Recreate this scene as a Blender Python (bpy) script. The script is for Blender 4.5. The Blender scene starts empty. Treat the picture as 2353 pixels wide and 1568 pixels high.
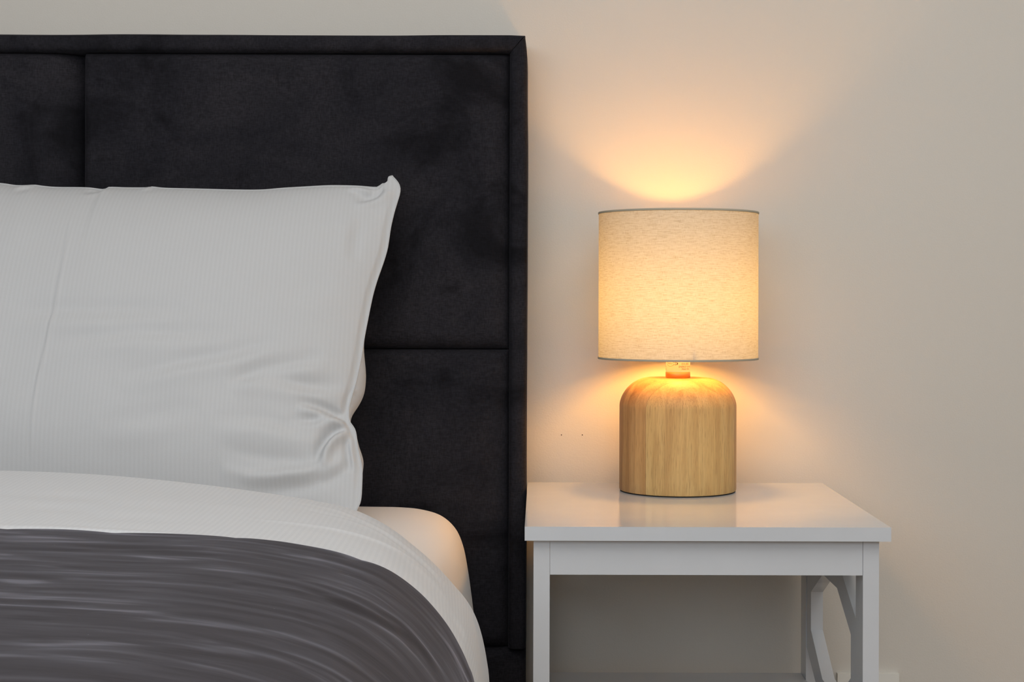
import bpy, bmesh, math, random
import numpy as np
from mathutils import Vector, Matrix

# ------------------------------------------------------------------ basics
F, PXC, PYC, CZ, WALL = 3600.0, 1239.0, 690.0, 0.8155, 2.235   # focal (px), principal point, eye height, eye-to-wall
CAM_Y = -WALL
ROLL = math.radians(0.16)
scene = bpy.context.scene
COL = scene.collection


def unroll(px, py):
    c, s = math.cos(ROLL), math.sin(ROLL)
    dx, dy = np.asarray(px, float) - PXC, np.asarray(py, float) - PYC
    return dx * c + dy * s, -dx * s + dy * c


def at(px, py, D):
    """world point seen at a photo pixel, D metres in front of the eye"""
    dx, dy = unroll(px, py)
    return np.stack([dx * D / F, D - WALL + 0 * dx, CZ - dy * D / F], -1)


def pix(co):
    """photo pixel of world points"""
    D = co[..., 1] + WALL
    dx, dy = co[..., 0] * F / D, (CZ - co[..., 2]) * F / D
    c, s = math.cos(ROLL), math.sin(ROLL)
    return np.stack([dx * c - dy * s + PXC, dx * s + dy * c + PYC], -1)


def link(o, parent=None):
    COL.objects.link(o)
    if parent is not None:
        o.parent = parent
    return o


def tag(o, label=None, cat=None, group=None, kind=None):
    for k, v in (('label', label), ('category', cat), ('group', group), ('kind', kind)):
        if v:
            o[k] = v
    return o


def empty(name, loc=(0, 0, 0), **kw):
    o = bpy.data.objects.new(name, None)
    o.location = loc
    o.empty_display_size = 0.05
    link(o)
    return tag(o, **kw)


def mesh_obj(name, verts, faces, mat, parent=None, smooth=False, uv=None, origin=None):
    me = bpy.data.meshes.new(name)
    v = np.asarray(verts, float)
    if origin is None and parent is not None:
        origin = parent['_w'] if '_w' in parent else (0, 0, 0)
    og = np.asarray(origin if origin is not None else (0, 0, 0), float)
    me.from_pydata([tuple(p) for p in (v - og)], [], [tuple(f) for f in faces])
    if smooth:
        me.polygons.foreach_set('use_smooth', [True] * len(me.polygons))
    if uv is not None:
        lay = me.uv_layers.new(name='UVMap')
        idx = np.empty(len(me.loops), np.int32)
        me.loops.foreach_get('vertex_index', idx)
        lay.data.foreach_set('uv', np.asarray(uv, float)[idx].astype(np.float32).ravel())
    me.materials.append(mat)
    me.update()
    o = bpy.data.objects.new(name, me)
    if parent is None:
        o.location = tuple(og)
    link(o, parent)
    return o


def bm_obj(name, bm, mat, parent=None, smooth=False, bevel=0, seg=2, sharp=35):
    if bevel:
        es = [e for e in bm.edges if len(e.link_faces) == 2 and e.calc_face_angle(0) > math.radians(sharp)]
        bmesh.ops.bevel(bm, geom=es, offset=bevel, segments=seg, profile=0.5, affect='EDGES', clamp_overlap=True)
    bmesh.ops.recalc_face_normals(bm, faces=bm.faces)
    me = bpy.data.meshes.new(name)
    bm.to_mesh(me)
    bm.free()
    if smooth or bevel:
        me.polygons.foreach_set('use_smooth', [True] * len(me.polygons))
        me.set_sharp_from_angle(angle=math.radians(40))
    me.materials.append(mat)
    o = bpy.data.objects.new(name, me)
    link(o, parent)
    return o


def add_box(bm, x0, x1, y0, y1, z0, z1):
    vs = [bm.verts.new((x, y, z)) for x in (x0, x1) for y in (y0, y1) for z in (z0, z1)]
    for f in ((0, 1, 3, 2), (4, 6, 7, 5), (0, 4, 5, 1), (2, 3, 7, 6), (0, 2, 6, 4), (1, 5, 7, 3)):
        bm.faces.new([vs[i] for i in f])


def box(name, b, mat, parent=None, bevel=0.0012, seg=2):
    bm = bmesh.new()
    add_box(bm, *b)
    return bm_obj(name, bm, mat, parent, bevel=bevel, seg=seg)


def lathe(name, prof, cx, cy, mat, parent=None, n=128, uvscale=None, closed=False):
    """surface of revolution from (r, z) pairs"""
    P = np.array(prof, float)
    a = np.linspace(0, 2 * math.pi, n, endpoint=False)
    V = np.stack([cx + P[:, 0][:, None] * np.cos(a), cy + P[:, 0][:, None] * np.sin(a),
                  np.repeat(P[:, 1][:, None], n, 1)], -1).reshape(-1, 3)
    m = len(P)
    fs = []
    rng = range(m) if closed else range(m - 1)
    for i in rng:
        i2 = (i + 1) % m
        for j in range(n):
            k = (j + 1) % n
            fs.append((i * n + j, i * n + k, i2 * n + k, i2 * n + j))
    o = mesh_obj(name, V, fs, mat, parent, smooth=True)
    o.data.set_sharp_from_angle(angle=math.radians(50))
    return o


def grid_faces(nv, nu, closed_u=False):
    f = []
    for i in range(nv - 1):
        for j in range(nu if closed_u else nu - 1):
            k = (j + 1) % nu
            f.append((i * nu + j, i * nu + k, (i + 1) * nu + k, (i + 1) * nu + j))
    return f


def grid_obj(name, co, mat, parent=None, uv=None, flip=False):
    nv, nu = co.shape[:2]
    f = grid_faces(nv, nu)
    if flip:
        f = [q[::-1] for q in f]
    return mesh_obj(name, co.reshape(-1, 3), f, mat, parent, smooth=True,
                    uv=None if uv is None else uv.reshape(-1, 2))


def normals(co):
    du, dv = np.gradient(co, axis=1), np.gradient(co, axis=0)
    n = np.cross(du, dv)
    return n / np.maximum(np.linalg.norm(n, axis=-1, keepdims=True), 1e-12)


_tab = np.random.RandomState(7).rand(8, 256, 256)


def vnoise(x, y, k=0):
    """smooth lattice noise in -1..1"""
    xi, yi = np.floor(x).astype(int), np.floor(y).astype(int)
    fx, fy = x - xi, y - yi
    fx, fy = fx * fx * fx * (fx * (6 * fx - 15) + 10), fy * fy * fy * (fy * (6 * fy - 15) + 10)
    T = _tab[k % 8]
    g = lambda a, b: T[a & 255, b & 255]
    return 2 * ((g(xi, yi) * (1 - fx) + g(xi + 1, yi) * fx) * (1 - fy)
                + (g(xi, yi + 1) * (1 - fx) + g(xi + 1, yi + 1) * fx) * fy) - 1


def sstep(a, b, x):
    t = np.clip((x - a) / (b - a), 0, 1)
    return t * t * (3 - 2 * t)


def catmull(P, n):
    P = np.array(P, float)
    Q = np.vstack([2 * P[0] - P[1], P, 2 * P[-1] - P[-2]])
    out = []
    for i in range(len(P) - 1):
        a, b, c, d = Q[i], Q[i + 1], Q[i + 2], Q[i + 3]
        t = np.linspace(0, 1, n, endpoint=False)[:, None]
        out.append(0.5 * (2 * b + (c - a) * t + (2 * a - 5 * b + 4 * c - d) * t ** 2 + (3 * b - a - 3 * c + d) * t ** 3))
    out.append(P[-1:])
    return np.vstack(out)


def crease(p, pts, w, amp, skew=0.0):
    """height of a fold running along a polyline: gaussian across, fading to both ends.
    skew adds a second, opposite lobe on the lower side."""
    pts = catmull(pts, 12)
    d2 = np.full(p.shape[:-1], 1e18)
    tt = np.zeros(p.shape[:-1])
    side = np.zeros(p.shape[:-1])
    n = len(pts) - 1
    for i in range(n):
        a, b = pts[i], pts[i + 1]
        ab = b - a
        t = np.clip(((p - a) @ ab) / (ab @ ab), 0, 1)
        v = p - (a + t[..., None] * ab)
        dd = (v ** 2).sum(-1)
        m = dd < d2
        d2 = np.where(m, dd, d2)
        tt = np.where(m, (i + t) / n, tt)
        side = np.where(m, ab[0] * v[..., 1] - ab[1] * v[..., 0], side)
    fade = np.sin(np.clip(tt, 0, 1) * math.pi) ** 0.7
    d = np.sqrt(d2) * np.sign(side)
    h = np.exp(-(d / w) ** 2)
    if skew:
        h = h - skew * np.exp(-((d - 1.6 * w) / (1.1 * w)) ** 2)
    return amp * fade * h


def tube(name, path, r, mat, parent=None, n=8):
    P = np.array(path, float)
    T = np.gradient(P, axis=0)
    T /= np.linalg.norm(T, axis=1, keepdims=True)
    up = np.array([0.13, 1.0, 0.21])
    A = np.cross(T, up)
    A /= np.linalg.norm(A, axis=1, keepdims=True)
    B = np.cross(T, A)
    a = np.linspace(0, 2 * math.pi, n, endpoint=False)
    V = P[:, None] + r * (np.cos(a)[None, :, None] * A[:, None] + np.sin(a)[None, :, None] * B[:, None])
    return mesh_obj(name, V.reshape(-1, 3), grid_faces(len(P), n, True), mat, parent, smooth=True)


# ------------------------------------------------------------------ materials
class NT:
    def __init__(self, name):
        self.m = bpy.data.materials.new(name)
        self.m.use_nodes = True
        self.t = self.m.node_tree
        self.t.nodes.clear()
        self.out = self.t.nodes.new('ShaderNodeOutputMaterial')

    def n(self, typ, **kw):
        nd = self.t.nodes.new(typ)
        for k, v in kw.items():
            if k in nd.inputs:
                nd.inputs[k].default_value = v
            else:
                setattr(nd, k, v)
        return nd

    def l(self, a, b):
        self.t.links.new(a, b)

    def coord(self, kind='Object', scale=(1, 1, 1), rot=(0, 0, 0)):
        c = self.n('ShaderNodeTexCoord')
        mp = self.n('ShaderNodeMapping')
        mp.inputs['Scale'].default_value = scale
        mp.inputs['Rotation'].default_value = rot
        self.l(c.outputs[kind], mp.inputs['Vector'])
        return mp.outputs['Vector']

    def noise(self, vec, scale, detail=3.0, rough=0.5, dist=0.0):
        nd = self.n('ShaderNodeTexNoise', Scale=scale, Detail=detail, Roughness=rough, Distortion=dist)
        self.l(vec, nd.inputs['Vector'])
        return nd.outputs['Fac']

    def ramp(self, fac, stops):
        nd = self.n('ShaderNodeValToRGB')
        el = nd.color_ramp.elements
        while len(el) < len(stops):
            el.new(0.5)
        for e, (p, c) in zip(el, stops):
            e.position = p
            e.color = (c[0], c[1], c[2], 1) if not isinstance(c, (int, float)) else (c, c, c, 1)
        self.l(fac, nd.inputs['Fac'])
        return nd.outputs['Color']

    def math(self, op, a, b=None, c=None):
        nd = self.n('ShaderNodeMath', operation=op)
        for i, v in enumerate((a, b, c)):
            if v is None:
                continue
            if isinstance(v, (int, float)):
                nd.inputs[i].default_value = v
            else:
                self.l(v, nd.inputs[i])
        return nd.outputs[0]

    def mix(self, fac, a, b, blend='MIX'):
        nd = self.n('ShaderNodeMix', data_type='RGBA', blend_type=blend)
        for sock, v in ((nd.inputs[0], fac), (nd.inputs[6], a), (nd.inputs[7], b)):
            if isinstance(v, (int, float)):
                sock.default_value = v
            elif isinstance(v, tuple):
                sock.default_value = (v[0], v[1], v[2], 1)
            else:
                self.l(v, sock)
        return nd.outputs[2]

    def bump(self, h, strength, dist, normal=None):
        nd = self.n('ShaderNodeBump', Strength=strength, Distance=dist)
        self.l(h, nd.inputs['Height'])
        if normal is not None:
            self.l(normal, nd.inputs['Normal'])
        return nd.outputs['Normal']

    def bsdf(self, color, rough=0.5, normal=None, **kw):
        b = self.n('ShaderNodeBsdfPrincipled')
        for sock, v in (('Base Color', color), ('Roughness', rough)):
            if isinstance(v, tuple):
                b.inputs[sock].default_value = (v[0], v[1], v[2], 1)
            elif isinstance(v, (int, float)):
                b.inputs[sock].default_value = v
            else:
                self.l(v, b.inputs[sock])
        for k, v in kw.items():
            k = k.replace('_', ' ')
            if isinstance(v, tuple):
                b.inputs[k].default_value = (v[0], v[1], v[2], 1)
            elif isinstance(v, (int, float)):
                b.inputs[k].default_value = v
            else:
                self.l(v, b.inputs[k])
        if normal is not None:
            self.l(normal, b.inputs['Normal'])
        return b.outputs[0]

    def done(self, sh):
        self.l(sh, self.out.inputs['Surface'])
        return self.m


def mat_wall():
    t = NT('wall_paint')
    v = t.coord('Object')
    col = t.ramp(t.noise(v, 1.3, 2), [(0.3, (0.610, 0.575, 0.515)), (0.7, (0.630, 0.595, 0.535))])
    # two pin holes left in the plaster
    c = t.n('ShaderNodeTexCoord').outputs['Object']
    for px in (1290, 1338):
        p = at(px, 1000, WALL)
        sub = t.n('ShaderNodeVectorMath', operation='DISTANCE')
        t.l(c, sub.inputs[0])
        sub.inputs[1].default_value = (p[0], 0, p[2])
        col = t.mix(t.math('LESS_THAN', sub.outputs['Value'], 0.0009), col, (0.08, 0.065, 0.05))
    h = t.math('ADD', t.math('MULTIPLY', t.noise(v, 420, 3, 0.6), 1.0), t.math('MULTIPLY', t.noise(v, 120, 2), 0.6))
    return t.done(t.bsdf(col, 0.62, t.bump(h, 0.16, 0.0012), Specular_IOR_Level=0.3))


def mat_plain(name, col, rough=0.5, noise=0.0, **kw):
    t = NT(name)
    v = t.coord('Object')
    c = col
    if noise:
        c = t.ramp(t.noise(v, 9, 3), [(0.25, tuple(k * (1 - noise) for k in col)), (0.75, tuple(min(1, k * (1 + noise)) for k in col))])
    return t.done(t.bsdf(c, rough, t.bump(t.noise(v, 260, 2), 0.03, 0.001), **kw))


def mat_lacquer():
    t = NT('white_lacquer')
    v = t.coord('Object')
    col = t.ramp(t.noise(v, 14, 2), [(0.3, (0.565, 0.585, 0.605)), (0.7, (0.585, 0.605, 0.625))])
    r = t.ramp(t.noise(v, 40, 3), [(0.3, 0.10), (0.7, 0.12)])
    return t.done(t.bsdf(col, r, t.bump(t.noise(v, 45, 1), 0.004, 0.001), Specular_IOR_Level=0.5))


def mat_velvet(name, base, nap, smudge, sheen, tint, stretch=(1, 1, 1)):
    t = NT(name)
    v = t.coord('Object')
    big = t.noise(t.coord('Object', stretch), 7.5, 5, 0.62, 0.6)
    spots = t.ramp(t.noise(t.coord('Object', (11, 11, 15)), 1.0, 3, 0.5), [(0.24, 0.35), (0.36, 1.0)])
    col = t.ramp(big, [(0.34, smudge), (0.46, base), (0.66, nap)])
    col = t.mix(1.0, col, spots, 'MULTIPLY')
    wx = t.noise(t.coord('Object', (620, 620, 150)), 1.0, 2)
    wz = t.noise(t.coord('Object', (150, 150, 620)), 1.0, 2)
    weave = t.math('ADD', wx, wz)
    col = t.mix(0.9, col, t.ramp(t.math('MULTIPLY', weave, 0.5), [(0.34, 0.45), (0.66, 1.15)]), 'MULTIPLY')
    h = t.math('ADD', t.math('MULTIPLY', weave, 0.5), t.math('MULTIPLY', t.noise(v, 14, 3), 2.0))
    return t.done(t.bsdf(col, 0.85, t.bump(h, 0.35, 0.0015), Specular_IOR_Level=0.15,
                         Sheen_Weight=sheen, Sheen_Roughness=0.35, Sheen_Tint=tint))


def mat_sateen(name='white_striped_sateen', lo=(0.540, 0.542, 0.542), hi=(0.555, 0.558, 0.559)):
    """white sateen with a woven-in self stripe; uv is in metres"""
    t = NT(name)
    uv = t.n('ShaderNodeTexCoord').outputs['UV']
    sp = t.n('ShaderNodeSeparateXYZ')
    t.l(uv, sp.inputs[0])
    s = t.math('SINE', t.math('MULTIPLY', sp.outputs['X'], 2 * math.pi / 0.0054))
    stripe = t.ramp(t.math('MULTIPLY_ADD', s, 0.5, 0.5), [(0.35, 0.0), (0.65, 1.0)])
    col = t.mix(stripe, lo, hi)
    v = t.coord('Object')
    weave = t.math('ADD', t.noise(t.coord('UV', (1500, 260, 1)), 1.0, 1), t.noise(t.coord('UV', (260, 1500, 1)), 1.0, 1))
    n = t.bump(weave, 0.10, 0.0006)
    n = t.bump(t.noise(v, 22, 3, 0.5), 0.10, 0.004, n)
    rough = t.math('MULTIPLY_ADD', stripe, -0.12, 0.72)
    return t.done(t.bsdf(col, rough, n, Specular_IOR_Level=0.12, Sheen_Weight=0.12, Sheen_Roughness=0.4))


def mat_plain_sheet():
    t = NT('white_cotton_sheet')
    weave = t.math('ADD', t.noise(t.coord('UV', (1300, 260, 1)), 1.0, 1), t.noise(t.coord('UV', (260, 1300, 1)), 1.0, 1))
    n = t.bump(weave, 0.10, 0.0006)
    return t.done(t.bsdf((0.78, 0.765, 0.745), 0.75, n, Specular_IOR_Level=0.2, Sheen_Weight=0.1))


def mat_throw():
    """charcoal brushed velour; uv is in metres: u across the bed, v towards the foot"""
    t = NT('charcoal_velour')
    g = t.noise(t.coord('UV', (9, 34, 1)), 1.0, 3, 0.5, 0.6)
    fine = t.noise(t.coord('UV', (36, 300, 1)), 1.0, 3, 0.6)
    col = t.ramp(g, [(0.30, (0.0345, 0.0300, 0.0320)), (0.55, (0.0400, 0.0350, 0.0375)), (0.75, (0.046, 0.042, 0.047))])
    col = t.mix(0.25, col, t.ramp(fine, [(0.3, 0.6), (0.7, 1.0)]), 'MULTIPLY')
    fl = t.noise(t.coord('UV', (230, 330, 1)), 1.0, 2, 0.5)
    col = t.mix(t.ramp(fl, [(0.775, 0.0), (0.80, 0.55)]), col, (0.30, 0.29, 0.29))
    h = t.math('ADD', t.math('MULTIPLY', g, 1.6), t.math('MULTIPLY', fine, 0.08))
    n = t.bump(h, 0.08, 0.004)
    # where the pile has been brushed the other way it catches more sheen
    nap = t.noise(t.coord('UV', (11, 46, 1)), 1.0, 2, 0.45, 0.5)
    sheen = t.ramp(nap, [(0.48, 0.18), (0.60, 0.27), (0.72, 0.60)])
    return t.done(t.bsdf(col, 0.75, n, Specular_IOR_Level=0.1, Sheen_Weight=sheen, Sheen_Roughness=0.34, Sheen_Tint=(0.88, 0.87, 1.0)))


def mat_linen():
    t = NT('natural_linen_shade')
    # uv: u around in metres, v up in metres
    wv = t.noise(t.coord('UV', (150, 1900, 1)), 1.0, 3, 0.6)
    wu = t.noise(t.coord('UV', (1900, 150, 1)), 1.0, 3, 0.6)
    slub = t.noise(t.coord('UV', (60, 700, 1)), 1.0, 4, 0.65)
    f = t.math('ADD', t.math('MULTIPLY', t.math('ADD', wv, wu), 0.3), t.math('MULTIPLY', slub, 0.4))
    tone = t.ramp(f, [(0.37, (0.62, 0.54, 0.42)), (0.50, (0.90, 0.87, 0.82)), (0.64, (1.0, 1.0, 1.0))])
    fl = t.noise(t.coord('UV', (310, 640, 1)), 1.0, 2, 0.5)
    tone = t.mix(t.ramp(fl, [(0.745, 0.0), (0.775, 0.85)]), tone, (0.30, 0.20, 0.10))
    d = t.n('ShaderNodeBsdfDiffuse')
    t.l(t.mix(1.0, tone, (0.56, 0.52, 0.45), 'MULTIPLY'), d.inputs['Color'])
    tr = t.n('ShaderNodeBsdfTranslucent')
    t.l(t.mix(1.0, tone, TRANS, 'MULTIPLY'), tr.inputs['Color'])
    nb = t.bump(f, 0.25, 0.0008)
    t.l(nb, d.inputs['Normal'])
    a = t.n('ShaderNodeAddShader')
    t.l(d.outputs[0], a.inputs[0])
    t.l(tr.outputs[0], a.inputs[1])
    return t.done(a.outputs[0])


def mat_wood():
    """glued-up staves: flat laminations cut by the round body"""
    t = NT('oiled_rubberwood')
    c = t.n('ShaderNodeTexCoord').outputs['Object']
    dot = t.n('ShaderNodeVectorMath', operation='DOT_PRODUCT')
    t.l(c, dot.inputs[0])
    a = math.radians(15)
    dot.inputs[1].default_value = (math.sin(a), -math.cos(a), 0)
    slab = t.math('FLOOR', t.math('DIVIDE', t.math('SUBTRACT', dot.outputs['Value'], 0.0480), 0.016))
    dot2 = t.n('ShaderNodeVectorMath', operation='DOT_PRODUCT')
    t.l(c, dot2.inputs[0])
    dot2.inputs[1].default_value = (math.cos(a), math.sin(a), 0)
    wn = t.n('ShaderNodeTexWhiteNoise', noise_dimensions='1D')
    t.l(slab, wn.inputs['W'])
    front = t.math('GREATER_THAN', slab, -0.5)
    # grain: long in z, fine across
    off = t.n('ShaderNodeCombineXYZ')
    t.l(t.math('MULTIPLY', wn.outputs['Value'], 3.0), off.inputs[0])
    t.l(t.math('MULTIPLY', wn.outputs['Value'], 7.0), off.inputs[2])
    add = t.n('ShaderNodeVectorMath', operation='ADD')
    t.l(c, add.inputs[0])
    t.l(off.outputs[0], add.inputs[1])

    def mp(sc):
        m = t.n('ShaderNodeMapping')
        m.inputs['Scale'].default_value = sc
        t.l(add.outputs[0], m.inputs['Vector'])
        return m.outputs['Vector']
    wide = t.noise(mp((48, 48, 3.5)), 1.0, 4, 0.55, 0.8)
    fibre = t.noise(mp((520, 520, 16)), 1.0, 3, 0.6)
    pore = t.noise(mp((1150, 1150, 50)), 1.0, 2, 0.5)
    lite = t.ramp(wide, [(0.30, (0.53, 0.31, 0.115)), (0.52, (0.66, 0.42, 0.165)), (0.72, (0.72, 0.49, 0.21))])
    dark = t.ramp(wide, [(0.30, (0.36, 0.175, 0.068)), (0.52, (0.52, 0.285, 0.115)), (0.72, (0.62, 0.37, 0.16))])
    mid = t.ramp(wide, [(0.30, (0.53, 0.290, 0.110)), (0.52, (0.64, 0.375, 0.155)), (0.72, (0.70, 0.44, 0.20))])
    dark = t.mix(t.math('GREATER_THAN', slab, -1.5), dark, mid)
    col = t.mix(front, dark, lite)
    col = t.mix(0.5, col, t.ramp(fibre, [(0.3, 0.68), (0.65, 1.0)]), 'MULTIPLY')
    pm = t.ramp(pore, [(0.56, 0.0), (0.68, 0.42)])
    col = t.mix(pm, col, (0.23, 0.115, 0.04))
    # fine glue line where the front lamination starts
    edge = t.math('LESS_THAN', t.math('ABSOLUTE', t.math('SUBTRACT', dot.outputs['Value'], 0.0480)), 0.0003)
    col = t.mix(t.math('MULTIPLY', edge, 0.5), col, (0.20, 0.10, 0.04))
    return t.done(t.bsdf(col, 0.48, t.bump(fibre, 0.12, 0.0006), Specular_IOR_Level=0.22))


def mat_emit(name, col, strength):
    t = NT(name)
    e = t.n('ShaderNodeEmission', Strength=strength)
    e.inputs['Color'].default_value = (*col, 1)
    return t.done(e.outputs[0])


def mat_floor():
    t = NT('dark_carpet')
    v = t.coord('Object')
    col = t.ramp(t.noise(v, 240, 3), [(0.3, (0.22, 0.13, 0.06)), (0.7, (0.33, 0.205, 0.10))])
    return t.done(t.bsdf(col, 0.95, t.bump(t.noise(v, 300, 2), 0.6, 0.004), Specular_IOR_Level=0.1))


def mat_glass():
    t = NT('window_glass')
    g = t.n('ShaderNodeBsdfTransparent')
    gl = t.n('ShaderNodeBsdfGlossy', Roughness=0.02)
    m = t.n('ShaderNodeMixShader')
    m.inputs[0].default_value = 0.06
    t.l(g.outputs[0], m.inputs[1])
    t.l(gl.outputs[0], m.inputs[2])
    return t.done(m.outputs[0])


# ---- tunables
BULB = 218.0
BULB_COL = (1.0, 0.475, 0.095)
TRANS = (0.090, 0.101, 0.109)
WINDOW_W = 32.0
CEIL_FILL_W = 30.0

M_WALL = mat_wall()
M_CEIL = mat_plain('ceiling_white', (0.74, 0.73, 0.72), 0.8)
M_SIDE = mat_plain('room_wall_white', (0.78, 0.775, 0.76), 0.7)
M_FLOOR = mat_floor()
M_LACQ = mat_lacquer()
M_HEAD = mat_velvet('black_velvet', (0.0160, 0.0153, 0.0195), (0.025, 0.0230, 0.0275), (0.0065, 0.0062, 0.0085), 0.05, (0.8, 0.78, 0.9), (1, 1, 1.3))
M_SATEEN = mat_sateen()
M_DUVET = mat_sateen('white_striped_duvet_sateen', (0.645, 0.655, 0.668), (0.668, 0.678, 0.690))
M_SHEET = mat_plain_sheet()
M_THROW = mat_throw()
M_LINEN = mat_linen()
M_TAPE = mat_plain('shade_trim_tape', (0.40, 0.36, 0.27), 0.8, 0.08)
M_WOOD = mat_wood()
M_COPPER = mat_plain('copper_collar', (0.80, 0.46, 0.17), 0.42, Metallic=1.0)
M_SOCKET = mat_plain('socket_sleeve_white', (0.90, 0.86, 0.72), 0.5)
M_INK = mat_plain('printed_ink', (0.10, 0.06, 0.015), 0.6)
M_BULB = mat_emit('bulb_glow', BULB_COL, BULB)
M_FELT = mat_plain('black_felt', (0.015, 0.014, 0.013), 0.9)
M_PLASTIC = mat_plain('white_plastic', (0.76, 0.75, 0.69), 0.35)
M_FRAME = mat_plain('window_frame_white', (0.75, 0.75, 0.75), 0.4)
M_GLASS = mat_glass()
M_WIRE = mat_plain('brass_wire', (0.55, 0.45, 0.25), 0.3, Metallic=1.0)
M_DARKWOOD = mat_plain('dark_base_board', (0.03, 0.028, 0.03), 0.8)
M_PANEL = mat_emit('ceiling_fill_glow', (1.0, 0.95, 0.88), 6.0)  # glow meant for the added overhead fill; no object uses it

# ------------------------------------------------------------------ room
RX0, RX1, RY0, RZ = -2.7, 1.75, -3.9, 2.55


def structure(o):
    o['kind'] = 'structure'
    return o


structure(box('floor', (RX0 - .1, RX1 + .1, RY0 - .1, 0.1, -0.1, 0), M_FLOOR, bevel=0))
structure(box('ceiling', (RX0 - .1, RX1 + .1, RY0 - .1, 0.1, RZ, RZ + .1), M_CEIL, bevel=0))
structure(box('wall_back', (RX0 - .1, RX1 + .1, 0, 0.1, 0, RZ), M_WALL, bevel=0))
structure(box('wall_right', (RX1, RX1 + .1, RY0, 0, 0, RZ), M_SIDE, bevel=0))
structure(box('wall_left', (RX0 - .1, RX0, RY0, 0, 0, RZ), M_SIDE, bevel=0))
WX0, WX1, WZ0, WZ1 = -2.2, 0.8, 1.1, 2.4
bm = bmesh.new()
add_box(bm, RX0, WX0, RY0 - .1, RY0, 0, RZ)
add_box(bm, WX1, RX1, RY0 - .1, RY0, 0, RZ)
add_box(bm, WX0, WX1, RY0 - .1, RY0, 0, WZ0)
add_box(bm, WX0, WX1, RY0 - .1, RY0, WZ1, RZ)
structure(bm_obj('wall_front', bm, M_SIDE))
win = structure(empty('window_1', ((WX0 + WX1) / 2, RY0 - .05, WZ0)))
win['_w'] = tuple(win.location)
ox, oy, oz = win.location
bm = bmesh.new()
for a, b in ((WX0, WX0 + .05), (WX1 - .05, WX1), ((WX0 + WX1) / 2 - .025, (WX0 + WX1) / 2 + .025)):
    add_box(bm, a - ox, b - ox, -.03, .03, 0, WZ1 - WZ0)
for a, b in ((0, .05), (WZ1 - WZ0 - .05, WZ1 - WZ0)):
    add_box(bm, WX0 + .05 - ox, WX1 - .05 - ox, -.028, .028, a, b)
structure(bm_obj('window_frame', bm, M_FRAME, win))
bm = bmesh.new()
add_box(bm, WX0 + .05 - ox, WX1 - .05 - ox, -.004, .004, .05, WZ1 - WZ0 - .05)
structure(bm_obj('window_pane', bm, M_GLASS, win))

# ------------------------------------------------------------------ nightstand
TX0, TX1 = -0.0156, 0.3975
TY0, TY1 = 1.7656 - WALL, 2.195 - WALL          # front / back of the top
TZ, TH = 0.560, 0.0158
LXo, LXi = 0.3862, 0.3680                         # right legs
LLo, LLi = -0.0056, 0.0128                        # left legs
F0, F1 = 1.7765 - WALL, 1.8165 - WALL             # front legs
B0, B1 = 2.1535 - WALL, 2.1945 - WALL             # back legs
APZ = 0.504
night = empty('nightstand', ((TX0 + TX1) / 2, (TY0 + TY1) / 2, 0),
              label='white lacquered nightstand with octagonal side frames, beside the black bed', cat='nightstand')
nx, ny, _ = night.location


def nbox(name, b, bevel=0.0010):
    return box(name, (b[0] - nx, b[1] - nx, b[2] - ny, b[3] - ny, b[4], b[5]), M_LACQ, night, bevel)


nbox('tabletop', (TX0, TX1, TY0, TY1, TZ - TH, TZ), 0.0009)
for x0, x1 in ((LLo, LLi), (LXi, LXo)):
    for y0, y1 in ((F0, F1), (B0, B1)):
        nbox('leg', (x0, x1, y0, y1, 0, TZ - TH), 0.0008)
nbox('apron', (LLi + .0003, LXi - .0003, F0 + .0006, F0 + .0186, APZ, TZ - TH), 0.0006)
nbox('apron', (LLi + .0003, LXi - .0003, B1 - .0186, B1 - .0006, APZ, TZ - TH), 0.0006)
for x0, x1 in ((LLo, LLi), (LXi, LXo)):
    nbox('side_apron', (x0 + .0008, x1 - .0008, F1 + .0002, B0 - .0002, APZ, TZ - TH), 0.0006)
nbox('shelf', (LLi + .0003, LXi - .0003, F0 + .004, B1 - .001, 0.2792, 0.2942), 0.0008)
YC = (F1 + B0) / 2
for x0, x1 in ((LLo, LLi), (LXi, LXo)):
    hw = (B0 - F1) / 2 - 0.0002
    outer = [(hw, .3395), (hw, .4445), (.035, .5038), (-.035, .5038), (-hw, .4445), (-hw, .3395), (-.035, .2795), (.035, .2795)]
    inner = [(.1355, .370), (.1355, .4215), (.049, .4605), (-.049, .4605), (-.1355, .4215), (-.1355, .370), (-.049, .3240), (.049, .3240)]
    bm = bmesh.new()
    loops = []
    for x in (x0 + .001, x1 - .001):
        loops.append([[bm.verts.new((x - nx, YC + y - ny, z)) for y, z in ring] for ring in (outer, inner)])
    for i in range(8):
        k = (i + 1) % 8
        bm.faces.new([loops[0][0][i], loops[0][0][k], loops[0][1][k], loops[0][1][i]])
        bm.faces.new([loops[1][0][i], loops[1][0][k], loops[1][1][k], loops[1][1][i]])
        bm.faces.new([loops[0][0][i], loops[0][0][k], loops[1][0][k], loops[1][0][i]])
        bm.faces.new([loops[0][1][i], loops[0][1][k], loops[1][1][k], loops[1][1][i]])
    bm_obj('octagonal_side_frame', bm, M_LACQ, night, bevel=0.0007, sharp=20)

# ------------------------------------------------------------------ wall socket
s0, s1 = at(1924.5, 1548.5, WALL - .008), at(2066, 1548.5, WALL - .008)
plate_w = s1[0] - s0[0]
pcx, ztop = (s0[0] + s1[0]) / 2, s0[2]
sock = empty('wall_socket', (pcx, 0, ztop - plate_w / 2),
             label='white wall socket plate low on the wall behind the right nightstand legs', cat='socket')
box('faceplate', (-plate_w / 2, plate_w / 2, -.009, -.0002, -plate_w / 2, plate_w / 2), M_PLASTIC, sock, 0.0016, 3)
box('socket_insert', (-.024, .024, -.0112, -.0088, -.024, .024), M_PLASTIC, sock, 0.001)

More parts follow.
